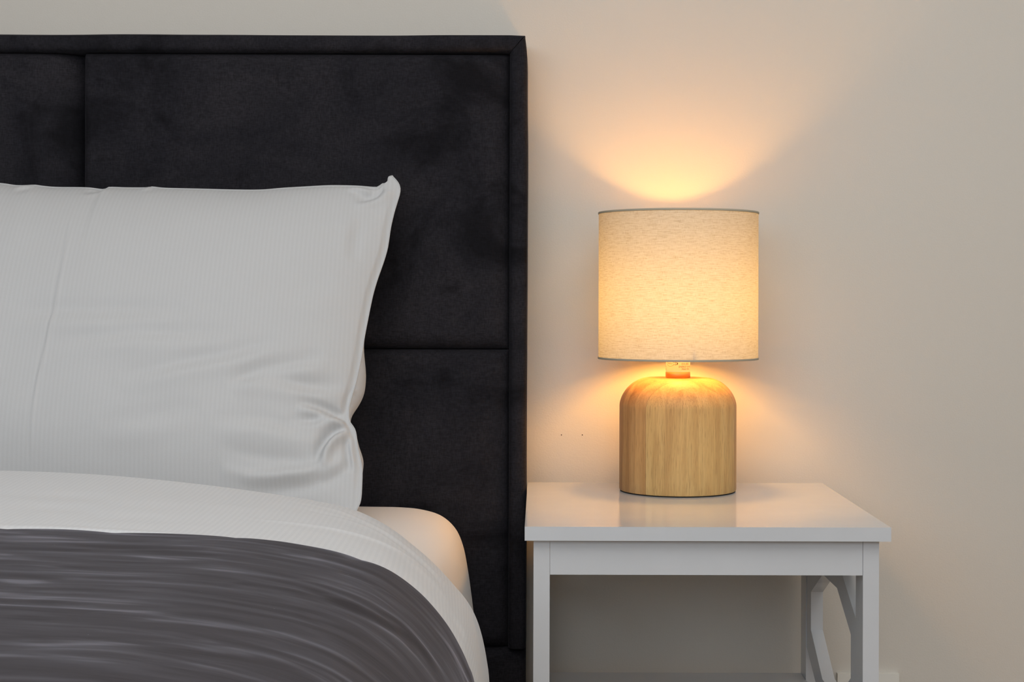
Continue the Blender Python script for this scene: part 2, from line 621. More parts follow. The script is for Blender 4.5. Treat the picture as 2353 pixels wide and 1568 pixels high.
# ------------------------------------------------------------------ table lamp
LD = 2.105
LX, LY = 0.1866, LD - WALL
lamp = empty('table_lamp', (LX, LY, TZ),
             label='lit table lamp with round wooden base and linen drum shade on the white nightstand', cat='lamp')
lamp['_w'] = tuple(lamp.location)
RB, RT, ZS, ZT = 0.0783, 0.041, 0.674, 0.7117
prof = [(0, TZ + .0012), (RB - .003, TZ + .0012), (RB - .0006, TZ + .0018), (RB, TZ + .0035)]
prof += [(RB, TZ + .0035 + (ZS - TZ - .0035) * k / 10) for k in range(1, 11)]
prof += [(RT + (RB - RT) * math.cos(a) ** 1.12, ZS + (ZT - ZS) * math.sin(a) ** 1.12) for a in np.linspace(0.04, math.pi / 2, 24)]
prof += [(0.02, ZT + .0002), (0, ZT + .0002)]
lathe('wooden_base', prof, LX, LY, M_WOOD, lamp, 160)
lathe('felt_pad', [(0, TZ + .0001), (RB - .0012, TZ + .0001), (RB - .0012, TZ + .0013), (0, TZ + .0013)], LX, LY, M_FELT, lamp, 96)
RN = 0.0166
lathe('metal_collar', [(0, ZT), (RN - .0006, ZT), (RN, ZT + .0006), (RN, ZT + .0070), (RN - .0003, ZT + .0078), (RN - .002, ZT + .0080), (0, ZT + .0080)],
      LX, LY, M_COPPER, lamp, 96)
ZB = ZT + .0081
sleeve = lathe('socket_sleeve', [(0, ZB), (RN - .0004, ZB), (RN - .0004, ZB + .045), (RN - .003, ZB + .047), (0, ZB + .047)], LX, LY, M_SOCKET, lamp, 96)


def wrap(V):
    """flat label coordinates (arc, z) onto the sleeve, arc 0 facing the room"""
    V = np.asarray(V, float)
    r = RN - .0004 + .00012 + V[:, 2]
    a = V[:, 0] / (RN - .0004)
    return np.stack([LX + r * np.sin(a), LY - r * np.cos(a), V[:, 1]], -1)


def text_flat(s, arc, z, size, sx=1.0):
    cu = bpy.data.curves.new('lettering', 'FONT')
    cu.body = s
    cu.size = size
    cu.resolution_u = 3
    ob = bpy.data.objects.new('lettering', cu)
    COL.objects.link(ob)
    dg = bpy.context.evaluated_depsgraph_get()
    me = bpy.data.meshes.new_from_object(ob.evaluated_get(dg))
    V = np.array([v.co[:] for v in me.vertices])
    Fc = [tuple(p.vertices) for p in me.polygons]
    bpy.data.objects.remove(ob)
    bpy.data.meshes.remove(me)
    V[:, 0] = V[:, 0] * sx + arc
    V[:, 1] += z
    V[:, 2] = 0
    return V, Fc


def strip_flat(path, w):
    P = np.array(path, float)
    T = np.gradient(P, axis=0)
    T /= np.linalg.norm(T, axis=1, keepdims=True)
    N = np.stack([-T[:, 1], T[:, 0]], -1)
    V = np.vstack([P + N * w / 2, P - N * w / 2])
    n = len(P)
    return np.hstack([V, np.zeros((2 * n, 1))]), [(i, i + 1, n + i + 1, n + i) for i in range(n - 1)]


def zrow(py):
    return CZ - (py - PYC) * (LD - RN) / F + 0.0009


pieces = [text_flat('E14 (SES)', .0036, zrow(839.4), .0034, .95), text_flat('ENERGY SAVER', -.0003, zrow(845.9), .0034, .92),
          text_flat('MAX 9W', .0038, zrow(851.6), .0034, .98), text_flat('NOLI', -.0164, zrow(838.2), .0030, 1.05)]
zc = zrow(836.8)
th = np.linspace(0.42, 2 * math.pi - 0.42, 40)
bulb_path = [(-.01255 + .0055 * math.cos(t), zc + .0038 * math.sin(t)) for t in th]
pieces.append(strip_flat([(-.0036, zc + .0017)] + bulb_path + [(-.0036, zc - .0017)], .00032))
pieces.append(strip_flat([(-.0047, zc + .0021), (-.0047, zc - .0021)], .0005))
pieces.append(strip_flat([(-.0072, zc + .0029), (-.0072, zc - .0029)], .0002))
pieces.append((np.array([(-.0036, zc + .0017, 0), (-.0024, zc + .0017, 0), (-.0010, zc, 0), (-.0024, zc - .0017, 0), (-.0036, zc - .0017, 0), (-.0026, zc, 0)]), [(0, 1, 2, 5), (5, 2, 3, 4)]))
for k, (ya, yb) in enumerate(((833, 835.5), (842.5, 846), (848.5, 852))):
    pieces.append(strip_flat([(-.0236, zrow(ya)), (-.0236, zrow(yb))], .0012))
AV, AF = [], []
for V, Fc in pieces:
    o = sum(len(a) for a in AV)
    AV.append(V)
    AF += [tuple(i + o for i in f) for f in Fc]
lab = mesh_obj('printed_lettering', wrap(np.vstack(AV)), AF, M_INK, sleeve, origin=tuple(lamp.location))
lab['label'] = 'brown printed bulb rating text'

# drum shade: cloth skin plus rolled tape rims and the wire ring that carries it
RS, SZ0, SZ1 = 0.1068, 0.7372, 0.9335
na, nz = 180, 40
a = np.linspace(0, 2 * math.pi, na + 1)
zz = np.linspace(SZ0 + .0008, SZ1 - .0008, nz)
sh = np.empty((nz, na + 1, 3))
sh[..., 0] = LX + RS * np.cos(a)[None]
sh[..., 1] = LY + RS * np.sin(a)[None]
sh[..., 2] = zz[:, None]
uv = np.empty((nz, na + 1, 2))
uv[..., 0] = (a * RS)[None]
uv[..., 1] = zz[:, None]
grid_obj('lamp_shade', sh, M_LINEN, lamp, uv)
for z0, z1 in ((SZ0 - .0003, SZ0 + .0024), (SZ1 - .0024, SZ1 + .0003)):
    r0, r1 = RS - .0010, RS + .0009
    lathe('shade_rim', [(r0, z0), (r1 - .0003, z0), (r1, z0 + .0005), (r1, z1 - .0005), (r1 - .0003, z1), (r0, z1)], LX, LY, M_TAPE, lamp, 160, closed=True)
# bulb and carrier
zb0 = ZB + .047
bp = [(0, zb0), (.0065, zb0), (.0068, zb0 + .012)]
lathe('bulb_cap', bp + [(0, zb0 + .0125)], LX, LY, M_WIRE, lamp, 32)
rb, ZBULB = 0.0168, 0.8235
bprof = [(.0068, zb0 + .0125), (.0085, zb0 + .020)]
bprof += [(rb * math.cos(t), ZBULB + rb * math.sin(t)) for t in np.linspace(-.95, math.pi / 2, 18)]
lathe('bulb', bprof, LX, LY, M_BULB, lamp, 48)
ring_z = SZ0 + .022
lathe('carrier_ring', [(RN + .0045, ring_z - .001), (RN + .0045, ring_z + .001), (RN, ring_z + .001), (RN, ring_z - .001)], LX, LY, M_WIRE, lamp, 48, closed=True)
for k in range(3):
    an = math.radians(-84 + 120 * k)
    tube('carrier_spoke', [(LX + r * math.cos(an), LY + r * math.sin(an), ring_z - 0.0192 * max(0, (r - .09) / .0162)) for r in np.linspace(RN + .003, RS - .0012, 12)], .0008, M_WIRE, lamp)

# ------------------------------------------------------------------ bed: headboard, base
HD = 2.135
HX1 = -0.0166
BW, PW = 0.0245, 0.5835
HTOP = at(900, 79, HD)[2]
ROW = [HTOP - BW, 0.7478, 0.3395]
HX0 = HX1 - 2 * BW - 3 * PW
BCX = (HX0 + HX1) / 2
bed = empty('bed', (BCX, -1.1, 0), label='black velvet upholstered bed with panelled headboard against the wall', cat='bed')
bed['_w'] = tuple(bed.location)
ox, oy = BCX, -1.1
HY = HD - WALL                                    # front of the border, y
head = box('headboard', (HX0 + .002 - ox, HX1 - .003 - ox, HY + .056 - oy, -.004 - oy, 0.02, HTOP - .003), M_HEAD, bed, 0.004)
head['_w'] = tuple(bed.location)


def panel(name, x0, x1, z0, z1, rl, rr, rt, rb_, seed, k=0.016):
    nu, nv = 90, 64
    # denser near the edges
    tu = 0.5 - 0.5 * np.cos(np.linspace(0, math.pi, nu))
    tv = 0.5 - 0.5 * np.cos(np.linspace(0, math.pi, nv))
    X, Z = np.meshgrid(x0 + (x1 - x0) * tu, z0 + (z1 - z0) * tv)

    def edge(d, r):
        q = np.clip(d / r, 0, 1)
        return np.sqrt(np.maximum(0, 1 - (1 - q) ** 2))
    e = np.minimum(edge(X - x0, rl), edge(x1 - X, rr)) * np.minimum(edge(Z - z0, rb_), edge(z1 - Z, rt))
    drop = 0
    if rr > .05:
        q = np.clip((x1 - X) / .075, 0, 1)
        drop = .030 * (1 - np.sqrt(1 - (1 - q) ** 2))
    wob = 0.0013 * vnoise(X * 9 + seed, Z * 5, 1) * e + 0.0007 * vnoise(X * 22 + seed, Z * 30, 2) * e
    puff = 0.004 * (1 - ((2 * tu - 1) ** 2)[None]) * (1 - ((2 * tv - 1) ** 2)[:, None])
    Y = HY + 0.020 - k * e - puff - wob + drop
    co = np.stack([X, Y, Z], -1)
    # skirt back to the board
    def back(row):
        r = row.copy()
        r[..., 1] = HY + .055
        return r
    co = np.concatenate([back(co[:1]), co, back(co[-1:])], 0)
    co = np.concatenate([back(co[:, :1]), co, back(co[:, -1:])], 1)
    return grid_obj(name, co, M_HEAD, head)


px_edges = [HX1 - BW - PW * k for k in range(4)]
for r in range(2):
    for c in range(3):
        rr = .022 if c == 0 else .0521
        panel('padded_panel', px_edges[c + 1] + .0004, px_edges[c] - .0004, ROW[r + 1] + .0005, ROW[r] - .0005,
              .010, rr, .011, .022, 3.7 * c + 11 * r + 1)
panel('lower_panel', HX0 + .001, HX1 - .0005, 0.03, ROW[2] - .0005, .012, .012, .014, .02, 5.5, 0.017)


def border(name, side):
    """rolled border strip with mitred top corners; w runs from the outer edge to the seam"""
    sec = [(0.0, -.004), (0.0, HY + .012), (.02, HY + .006), (.07, HY + .0026), (.16, HY + .0006), (.3, HY), (.6, HY + .0002), (.8, HY + .0012), (.92, HY + .0045), (1.0, HY + .011), (1.0, HY + .054)]
    n = 90
    t = np.linspace(0, 1, n)
    co = np.empty((len(sec), n, 3))
    for i, (w, y) in enumerate(sec):
        if side == 'top':
            xa, xb = HX0 + w * BW + .0034 * (1 - w), HX1 - w * BW - .0034 * (1 - w)
            co[i, :, 0] = xa + (xb - xa) * t
            co[i, :, 2] = HTOP - w * BW + .0008 * vnoise(co[i, :, 0] * 9, 0 * t, 3) * (1 if w < .5 else .3)
            endd = np.minimum(co[i, :, 0] - xa, xb - co[i, :, 0])
            co[i, :, 2] -= .0008 * np.clip(1 - endd / .02, 0, 1) ** 2 * (1 - w)
        else:
            sgn = 1 if side == 'right' else -1
            zt, zb = HTOP - w * BW - .0008 * (1 - w), ROW[2]
            co[i, :, 2] = zb + (zt - zb) * t
            x = HX1 - w * BW if side == 'right' else HX0 + w * BW
            taper = .0034 * np.clip(1 - (HTOP - co[i, :, 2]) / .034, 0, 1) ** 1.5
            co[i, :, 0] = x + sgn * (-(taper) + .0007 * vnoise(co[i, :, 2] * 8, 0 * t, 4)) * (1 - w)
        co[i, :, 1] = y - (0.0006 * vnoise(t * 30, 0 * t + i * .3, 5) if 1 < i < 9 else 0)
    return grid_obj(name, co, M_HEAD, head, flip=(side == 'left'))


border('top_border', 'top')
border('side_border', 'right')
border('side_border', 'left')
MX1 = -0.0865
MX0 = 2 * BCX - MX1
FOOT = -2.16
for x0, x1 in ((MX1 + .002, MX1 + .014), (MX0 - .014, MX0 - .002)):
    box('side_rail', (x0 - ox, x1 - ox, FOOT - oy, HY + .001 - oy, 0.10, 0.325), M_HEAD, bed, 0.006)
box('foot_rail', (MX0 - .003 - ox, MX1 + .003 - ox, FOOT - oy, FOOT + .022 - oy, 0.10, 0.325), M_HEAD, bed, 0.006)
box('slatted_base', (MX0 - .003 - ox, MX1 + .003 - ox, FOOT + .023 - oy, HY - oy, 0.245, 0.27), M_DARKWOOD, bed, 0.002)
for x in (MX0 + .06, MX1 - .10):
    for y in (FOOT + .04, HY - .12):
        box('leg', (x - ox, x + .045 - ox, y - oy, y + .045 - oy, 0, 0.11), M_DARKWOOD, bed, 0.002)


# ------------------------------------------------------------------ profiles across the bed
def mirror_profile(right, n=24):
    """right half listed from crown to hem (x, z); returns hem-right -> crown -> hem-left dense polyline"""
    R = catmull(right, n)
    L = R.copy()
    L[:, 0] = 2 * BCX - L[:, 0]
    return np.vstack([R[::-1], L])


def resample(poly, s_target):
    d = np.r_[0, np.cumsum(np.linalg.norm(np.diff(poly, axis=0), axis=1))]
    s = s_target * d[-1]
    return np.stack([np.interp(s, d, poly[:, 0]), np.interp(s, d, poly[:, 1])], -1), d[-1]


def prof_from_px(pts, D):
    P = at([p[0] for p in pts], [p[1] for p in pts], D)
    return [(p[0], p[2]) for p in P]


def spaced(total, fine_len, fine, coarse):
    s = list(np.arange(0, fine_len, fine))
    s += list(np.linspace(fine_len, total, max(4, int((total - fine_len) / coarse))))
    return np.array(s) / total


def rolled_cloth(prof_at, D_edge, D_foot, rad, n_under, dstep, d_fine_to, s_norm, foot_drop):
    """sheet of cloth over the bed. Far edge rolled under with radius rad."""
    rows, es = [], []
    for D in np.linspace(D_edge - n_under, D_edge - rad, 10):
        rows.append(D); es.append(2 * rad)
    for th in np.linspace(math.pi, 0, 13)[1:-1]:
        rows.append(D_edge - rad + rad * math.sin(th)); es.append(rad * (1 - math.cos(th)))
    for D in list(np.arange(D_edge - rad, d_fine_to, -dstep)) + list(np.linspace(d_fine_to, D_foot + .05, 26)):
        rows.append(D); es.append(0)
    co = np.empty((len(rows), len(s_norm), 3))
    for i, (D, e) in enumerate(zip(rows, es)):
        P = prof_at(min(D, D_edge))
        T = np.gradient(P, axis=0)
        T /= np.linalg.norm(T, axis=1, keepdims=True)
        N = np.stack([T[:, 1], -T[:, 0]], -1)
        P2 = P - N * e                      # inwards
        co[i, :, 0], co[i, :, 2] = P2[:, 0], P2[:, 1]
        co[i, :, 1] = D - WALL
    # foot drop: round over and hang down
    last = co[-1].copy()
    extra = []
    for th in np.linspace(0, math.pi / 2, 7)[1:]:
        r = last.copy()
        r[:, 1] -= .05 * math.sin(th)
        r[:, 2] -= np.minimum(.05 * (1 - math.cos(th)), np.maximum(0, last[:, 2] - .22))
        extra.append(r)
    for k in range(1, 8):
        r = extra[5].copy()
        r[:, 2] = r[:, 2] + (np.minimum(r[:, 2], foot_drop) - r[:, 2]) * k / 7
        extra.append(r)
    co = np.concatenate([co, np.array(extra)], 0)
    return co


# mattress in its fitted sheet
mpts = [(-200, 1152), (300, 1154), (600, 1157), (840, 1160.5), (920, 1162), (970, 1167), (1015, 1181), (1048, 1210), (1066, 1250), (1077, 1305), (1085, 1355), (1090, 1390), (1094, 1430)]
mp_ = prof_from_px(mpts, 2.10)
mp_ = [(BCX, mp_[0][1] + .001)] + mp_ + [(MX1 + .0005, .34), (MX1 - .004, .305), (MX1 - .02, .275)]
mpoly = mirror_profile(mp_)
tot = np.linalg.norm(np.diff(mpoly, axis=0), axis=1).sum()
sn = spaced(tot, .55, .004, .03)
sn = np.r_[sn[:-1], 1.0]
MP, _ = resample(mpoly, sn)
DY0, DY1 = FOOT + .03, 2.115 - WALL
rows = []
rm = .035
for th in np.linspace(0, math.pi / 2, 8):
    rows.append((DY1 - rm + rm * math.sin(math.pi / 2 - th), rm * (1 - math.cos(math.pi / 2 - th))))
ys = list(np.linspace(DY1 - rm, DY0 + rm, 60))[1:-1]
rows += [(y, 0) for y in ys]
for th in np.linspace(0, math.pi / 2, 8):
    rows.append((DY0 + rm - rm * math.sin(th), rm * (1 - math.cos(th))))
T = np.gradient(MP, axis=0)
T /= np.linalg.norm(T, axis=1, keepdims=True)
N2 = np.stack([T[:, 1], -T[:, 0]], -1)
co = np.empty((len(rows), len(MP), 3))
for i, (y, e) in enumerate(rows):
    P = MP - N2 * e
    co[i, :, 0], co[i, :, 1], co[i, :, 2] = P[:, 0], y, P[:, 1]
# gathers in the sheet on the sides
s_abs = sn * tot
low = sstep(.47, .36, co[..., 2])
n3 = np.zeros_like(co)
n3[..., 0], n3[..., 2] = N2[None, :, 0], N2[None, :, 1]
co -= n3 * (.011 * sstep(2.0, 1.78, co[..., 1] + WALL))[..., None]
co += n3 * (.0022 * low * vnoise(co[..., 1] * 60, co[..., 2] * 7, 6))[..., None]
uvm = np.stack(np.broadcast_arrays(s_abs[None, :], -co[..., 1]), -1)
# close the head and foot ends and the underside
nv, nu = co.shape[:2]
V = co.reshape(-1, 3)
Fm = grid_faces(nv, nu)
Fm += [tuple(range(nu))[::-1], tuple((nv - 1) * nu + j for j in range(nu)),]
Fm += [(i * nu, (i + 1) * nu, (i + 1) * nu + nu - 1, i * nu + nu - 1) for i in range(nv - 1)]
matt = mesh_obj('mattress', V, Fm, M_SHEET, None, True, uvm.reshape(-1, 2), origin=(BCX, -1.1, .272))
matt.data.set_sharp_from_angle(angle=math.radians(60))
tag(matt, 'mattress in a plain white fitted sheet, corner bare below the headboard', 'mattress')

# duvet
DE, DN = 1.70, 1.2775
far = [(-100, 1078), (0, 1080), (150, 1085), (300, 1095), (480, 1114), (640, 1136), (740, 1153), (820, 1173), (890, 1208), (950, 1253), (1000, 1297), (1040, 1340), (1072, 1378), (1093, 1415), (1108, 1460), (1119, 1515), (1125, 1568)]
near = [(-80, 1240), (0, 1243), (150, 1247), (260, 1252), (400, 1257), (540, 1263), (625, 1272), (700, 1284), (760, 1295), (810, 1308), (860, 1326), (900, 1349), (945, 1385), (980, 1422), (1010, 1461), (1033, 1500), (1050, 1535), (1063, 1570)]
fp = prof_from_px(far, DE)
npf = prof_from_px(near, DN)
fp = [(BCX, .640), (-.75, .638)] + fp + [(-.0505, .34), (-.050, .27), (-.0525, .20)]
npf = [(BCX, .640), (-.62, .630)] + npf + [(-.0535, .46), (-.0500, .40), (-.0485, .33), (-.0485, .27), (-.0515, .20)]
fpoly, npoly = mirror_profile(fp), mirror_profile(npf)
ftot = np.linalg.norm(np.diff(fpoly, axis=0), axis=1).sum()
sn = spaced(ftot, 1.12, .003, .035)
FP, _ = resample(fpoly, sn)
NP_, _ = resample(npoly, sn)


def duvet_prof(D):
    t = np.clip((DE - D) / (DE - DN), 0, 1)
    w = 1 - (1 - t) ** 1.35
    return FP * (1 - w) + NP_ * w


co = rolled_cloth(duvet_prof, DE, 0.05, .0065, .08, .0028, .78, sn, .24)
co0 = co.copy()
nrm = -normals(co)
if nrm[80, len(sn) // 2, 2] < 0:
    nrm = -nrm
P2 = pix(co)
S = np.broadcast_to((sn * ftot)[None], co.shape[:2])
Dm = co[..., 1] + WALL
h = 0.0016 * vnoise(S * 5, Dm * 9, 0) + 0.0009 * vnoise(S * 14, Dm * 26, 1)
h = h * sstep(DE + .001, DE - .05, Dm)
h += crease(P2, [(560, 1192), (700, 1207), (800, 1226), (880, 1252), (950, 1290), (1000, 1330)], 2.2, .0018)
h += crease(P2, [(-60, 1214), (100, 1219), (260, 1228), (420, 1240), (560, 1252), (640, 1262)], 2.4, -.0045)
h += crease(P2, [(-60, 1209), (100, 1214), (260, 1223), (420, 1235), (560, 1247)], 5, .0018)
h += crease(P2, [(640, 1148), (780, 1178), (880, 1222), (960, 1280), (1030, 1350), (1070, 1400)], 2.4, .0016)
h += crease(P2, [(700, 1172), (820, 1200), (900, 1240), (980, 1305), (1040, 1375)], 2.4, -.0016)
top = (np.arange(co.shape[0]) >= 21)[:, None]
h = np.where(top, h, 0)
co = co + nrm * h[..., None]
uvd = np.stack([S, Dm], -1)
duv = mesh_obj('duvet', co.reshape(-1, 3), grid_faces(*co.shape[:2]), M_DUVET, None, True, uvd.reshape(-1, 2), origin=(BCX, -1.1, .6))
md = duv.modifiers.new('thickness', 'SOLIDIFY')
md.thickness = 0.003
md.offset = -1 if True else 1
tag(duv, 'white striped duvet turned back in a band under the dark throw', 'duvet')

# charcoal throw on top of the duvet
tsn = spaced(ftot, 1.15, .0034, .035)
TP, _ = resample(npoly, tsn)
TT = np.gradient(TP, axis=0)
TT /= np.linalg.norm(TT, axis=1, keepdims=True)
TN = np.stack([TT[:, 1], -TT[:, 0]], -1)
if TN[len(TN) // 2, 1] < 0:
    TN = -TN
TPo = TP + TN * 0.0105
keep = TPo[:, 1] > 0.262
i0, i1 = np.argmax(keep), len(keep) - np.argmax(keep[::-1])
TPo, tS = TPo[i0:i1], (tsn * ftot)[i0:i1]
co = rolled_cloth(lambda D: TPo, DN, 0.035, .0032, .030, .0032, .76, tS, .27)
Dm = co[..., 1] + WALL
S = np.broadcast_to(tS[None], co.shape[:2])
# scalloped far edge
P2 = pix(co)
sc = np.zeros_like(tS)
pxr = P2[20, :, 0]
for a_, b_ in ((-300, 18), (18, 262), (262, 542), (542, 830), (830, 1080)):
    t = np.clip((pxr - a_) / (b_ - a_), 0, 1)
    sc += np.where((pxr >= a_) & (pxr < b_), np.sin(t * math.pi) ** 0.6, 0)
edge_w = sstep(DN - .12, DN, Dm)
co[..., 1] += (0.0085 * (sc - .55))[None] * edge_w
Dm = co[..., 1] + WALL
nrm = normals(co)
if nrm[100, len(tS) // 2, 2] < 0:
    nrm = -nrm
rs = np.random.RandomState(5)
h = 0.0010 * vnoise(S * 9, Dm * 17, 2) + 0.00008 * vnoise(S * 22, Dm * 60, 3)
for _ in range(240):
    s0 = rs.uniform(0.0, 1.15) if _ < 190 else rs.uniform(1.15, ftot)
    d0 = rs.uniform(.72, DN - .01) if _ < 190 else rs.uniform(.1, DN)
    L, W = rs.uniform(.015, .06), rs.uniform(.0036, .0095)
    A = rs.choice([1, 1, -1]) * rs.uniform(.03, .075) * W
    a_ = rs.normal(0, .10)
    js = np.where(np.abs(tS - s0) < 2.2 * L)[0]
    is_ = np.where(np.abs(Dm[:, len(tS) // 2] - d0) < 4 * W + L * .35)[0]
    if len(js) == 0 or len(is_) == 0:
        continue
    sl = np.ix_(is_, js)
    du = S[sl] - s0
    dv = Dm[sl] - d0 - a_ * du - .6 * rs.normal(0, 1) * du * du
    h[sl] += A * np.exp(-(du / L) ** 2) * (np.exp(-(dv / W) ** 2) - .55 * np.exp(-((dv - 1.5 * W) / W) ** 2))
h *= sstep(DN + .0005, DN - .018, Dm)
P2 = pix(co)
for pts, w, am, sk in (
        ([(60, 1378), (160, 1370), (280, 1369), (400, 1376)], 8, .0026, .7),
        ([(280, 1412), (400, 1406), (500, 1412), (580, 1428), (660, 1445)], 8, .0026, .8),
        ([(20, 1500), (130, 1497), (230, 1500), (340, 1512)], 10, .0030, .7),
        ([(330, 1488), (430, 1495), (540, 1506), (640, 1524), (700, 1545)], 8, .0022, .7),
        ([(10, 1415), (70, 1414), (130, 1420)], 7, .0022, .7),
        ([(740, 1368), (800, 1385), (860, 1412), (930, 1452), (970, 1500)], 7, .0030, 1.0),
        ([(690, 1345), (740, 1360), (790, 1378), (840, 1400)], 6, .0022, .9),
        ([(570, 1395), (680, 1408), (780, 1436), (850, 1465)], 7, .0018, .7),
        ([(860, 1395), (920, 1430), (975, 1490), (1010, 1545)], 6, .0022, .9),
        ([(500, 1342), (560, 1338), (620, 1350)], 5, .0018, .7),
        ([(30, 1352), (120, 1346), (240, 1352), (330, 1358)], 5, .0016, .7),
        ([(260, 1270), (360, 1274), (480, 1276), (540, 1274)], 4, -.0016, 0)):
    h += crease(P2, pts, w, am * (.5 if pts[0][0] > 680 else .15), sk)
h = np.maximum(h, -.0062)
co = co + nrm * h[..., None]
uvt = np.stack([S, Dm], -1)
thr = mesh_obj('throw', co.reshape(-1, 3), grid_faces(*co.shape[:2]), M_THROW, None, True, uvt.reshape(-1, 2), origin=(BCX, -1.1, .6))
tag(thr, 'dark charcoal velour throw spread over the white duvet', 'throw')

# ------------------------------------------------------------------ pillow
D0, Z0, D1 = 1.88, 0.556, 2.083
Z1 = CZ + 260 * D1 / F
SL = (Z1 - Z0) / (D1 - D0)
NPL = np.array([0, -SL, 1.0]) / math.hypot(SL, 1)           # front normal of the leaning plane (towards the room, up)


def on_plane(px, py):
    dx, dy = unroll(px, py)
    D = (CZ - Z0 + SL * D0) / (SL + dy / F)
    return np.stack([dx * D / F, (D - D0) * math.hypot(1, SL)], -1)


right_px = [(806, 1215), (818, 1176), (828, 1152), (831, 1115), (831, 1075), (822, 1030), (816, 990), (803, 968), (801, 942), (807, 915), (816, 885), (824, 850), (831, 815), (837, 775), (846, 728), (856, 680),
            (866, 645), (880, 605), (889, 575), (893, 552), (898, 520), (905, 490), (912, 466), (918, 446), (919, 432), (915, 421), (908, 412), (902, 406)]
top_px = [(-60, 421), (0, 422), (40, 427), (80, 426), (95, 428), (130, 431), (200, 432), (238, 436), (250, 431), (290, 432), (335, 432), (350, 430), (380, 433), (460, 435), (540, 437), (600, 437), (650, 433), (700, 430), (760, 427), (820, 428), (862, 431), (872, 428), (884, 415), (893, 407), (901, 404.5)]
RPX, TPX = catmull(right_px, 10), catmull(top_px, 10)
RP, TPp = on_plane(RPX[:, 0], RPX[:, 1]), on_plane(TPX[:, 0], TPX[:, 1])
corner = on_plane(905, 409)
W_PIL, HGT = 0.735, corner[1]
xr_mid = -0.215
xl = xr_mid - W_PIL


def right_edge(q):
    return np.interp(q, RP[:, 1], RP[:, 0])


def top_edge(x):
    return np.interp(x, TPp[:, 0], TPp[:, 1])


uu = np.r_[np.linspace(0, .28, 40)[:-1], np.linspace(.28, 1, 270)]
uu = np.where(uu > .9, .9 + .1 * (1 - (1 - (uu - .9) / .1) ** 1.6), uu)
vv = np.linspace(0, 1, 230)
vv = np.where(vv > .9, .9 + .1 * (1 - (1 - (vv - .9) / .1) ** 1.6), vv)
U, Vv = np.meshgrid(uu, vv)
q_guess = Vv * (TPp[60, 1])
XR = right_edge(q_guess)
X = xl + U * (XR - xl)
for _ in range(6):
    qt = top_edge(np.clip(X, TPp[0, 0], TPp[-1, 0]))
    ear = sstep(.955, 1.0, U) * 0
    Q = Vv * qt
    XR = right_edge(np.clip(Q, RP[0, 1], RP[-1, 1]))
    X = xl + U * (XR - xl)
# left side closes on its own gentle outline
X += (1 - U) ** 6 * (0.012 * np.sin(Vv * math.pi))
a_, b_ = np.abs(2 * U - 1), np.abs(2 * Vv - 1)
ef = (1 - a_ ** 3.2) * (1 - b_ ** 3.2)
bul = np.maximum(ef, 0) ** 0.8
FRONT, BACK = 0.066, 0.056
base = np.stack([X, D0 - WALL + Q / math.hypot(1, SL), Z0 + Q * SL / math.hypot(1, SL)], -1)
P2 = pix(base)
h = FRONT * bul + 0.0012 * vnoise(X * 16, Q * 20, 4) * bul + .002 * vnoise(X * 6, Q * 8, 5) * bul
C = [
    ([(60, 770), (180, 764), (330, 764), (450, 756)], 17, -.0030, .6),
    ([(150, 838), (300, 815), (430, 810), (560, 806)], 15, -.0028, .6),
    ([(300, 912), (430, 878), (560, 846), (650, 812)], 14, -.0030, .8),
    ([(540, 920), (600, 885), (680, 862), (750, 836)], 13, -.0034, .9),
    ([(560, 905), (650, 900), (730, 905), (790, 890)], 14, -.0038, .8),
    ([(690, 945), (740, 950), (790, 962), (812, 972)], 9, -.0058, 1.0),
    ([(670, 985), (720, 982), (760, 968), (800, 970)], 9, -.0034, .8),
    ([(730, 1080), (742, 1040), (768, 1005), (806, 984)], 8, -.0070, 1.0),
    ([(500, 1000), (600, 990), (690, 1000), (740, 990)], 15, -.0030, .7),
    ([(520, 1062), (600, 1072), (680, 1075), (730, 1072)], 15, -.0034, .7),
    ([(560, 1118), (650, 1112), (720, 1098), (770, 1068)], 12, .0042, .6),
    ([(735, 1110), (770, 1085), (800, 1050)], 9, .0026, .6),
    ([(806, 1090), (800, 1050), (800, 1015), (812, 990)], 6, -.0036, .7),
    ([(832, 1052), (826, 1030), (815, 1005), (806, 988)], 5, -.0030, .7),
    ([(795, 968), (802, 940), (806, 915), (822, 890)], 6, -.0060, .4),
    ([(815, 985), (806, 975), (795, 985)], 6, -.0055, 0),
    ([(186, 530), (178, 640), (160, 750), (138, 850), (118, 930), (104, 1010), (96, 1090)], 3.2, .0011, .5),
    ([(815, 470), (845, 462), (868, 448), (876, 432)], 8, -.0048, .6),
    ([(800, 436), (835, 442), (858, 452)], 6, .0028, .5),
    ([(836, 520), (822, 560), (816, 620)], 12, -.0022, .4),
    ([(40, 450), (60, 440), (84, 430)], 7, .0020, .6),
    ([(200, 462), (228, 450), (246, 434)], 7, -.0024, .6),
    ([(330, 455), (345, 440), (352, 432)], 6, .0016, .5),
    ([(520, 1085), (600, 1098), (660, 1096)], 11, -.0022, .6),
    ([(250, 1010), (380, 990), (480, 970)], 18, -.0018, .6),
    ([(600, 700), (700, 690), (780, 670)], 22, -.0014, .6),
]
for pts, w, am, sk in C:
    h += crease(P2, pts, w * 1.25, am * 1.4, sk)
edge0 = np.minimum(1, np.minimum(np.minimum(U, 1 - U) / .012, np.minimum(Vv, 1 - Vv) / .012))
h = np.maximum(h, .002 * edge0) * edge0
back = BACK * np.maximum((1 - a_ ** 6) * (1 - b_ ** 5), 0) ** .5 + .0012 * vnoise(X * 14, Q * 16, 6) * bul
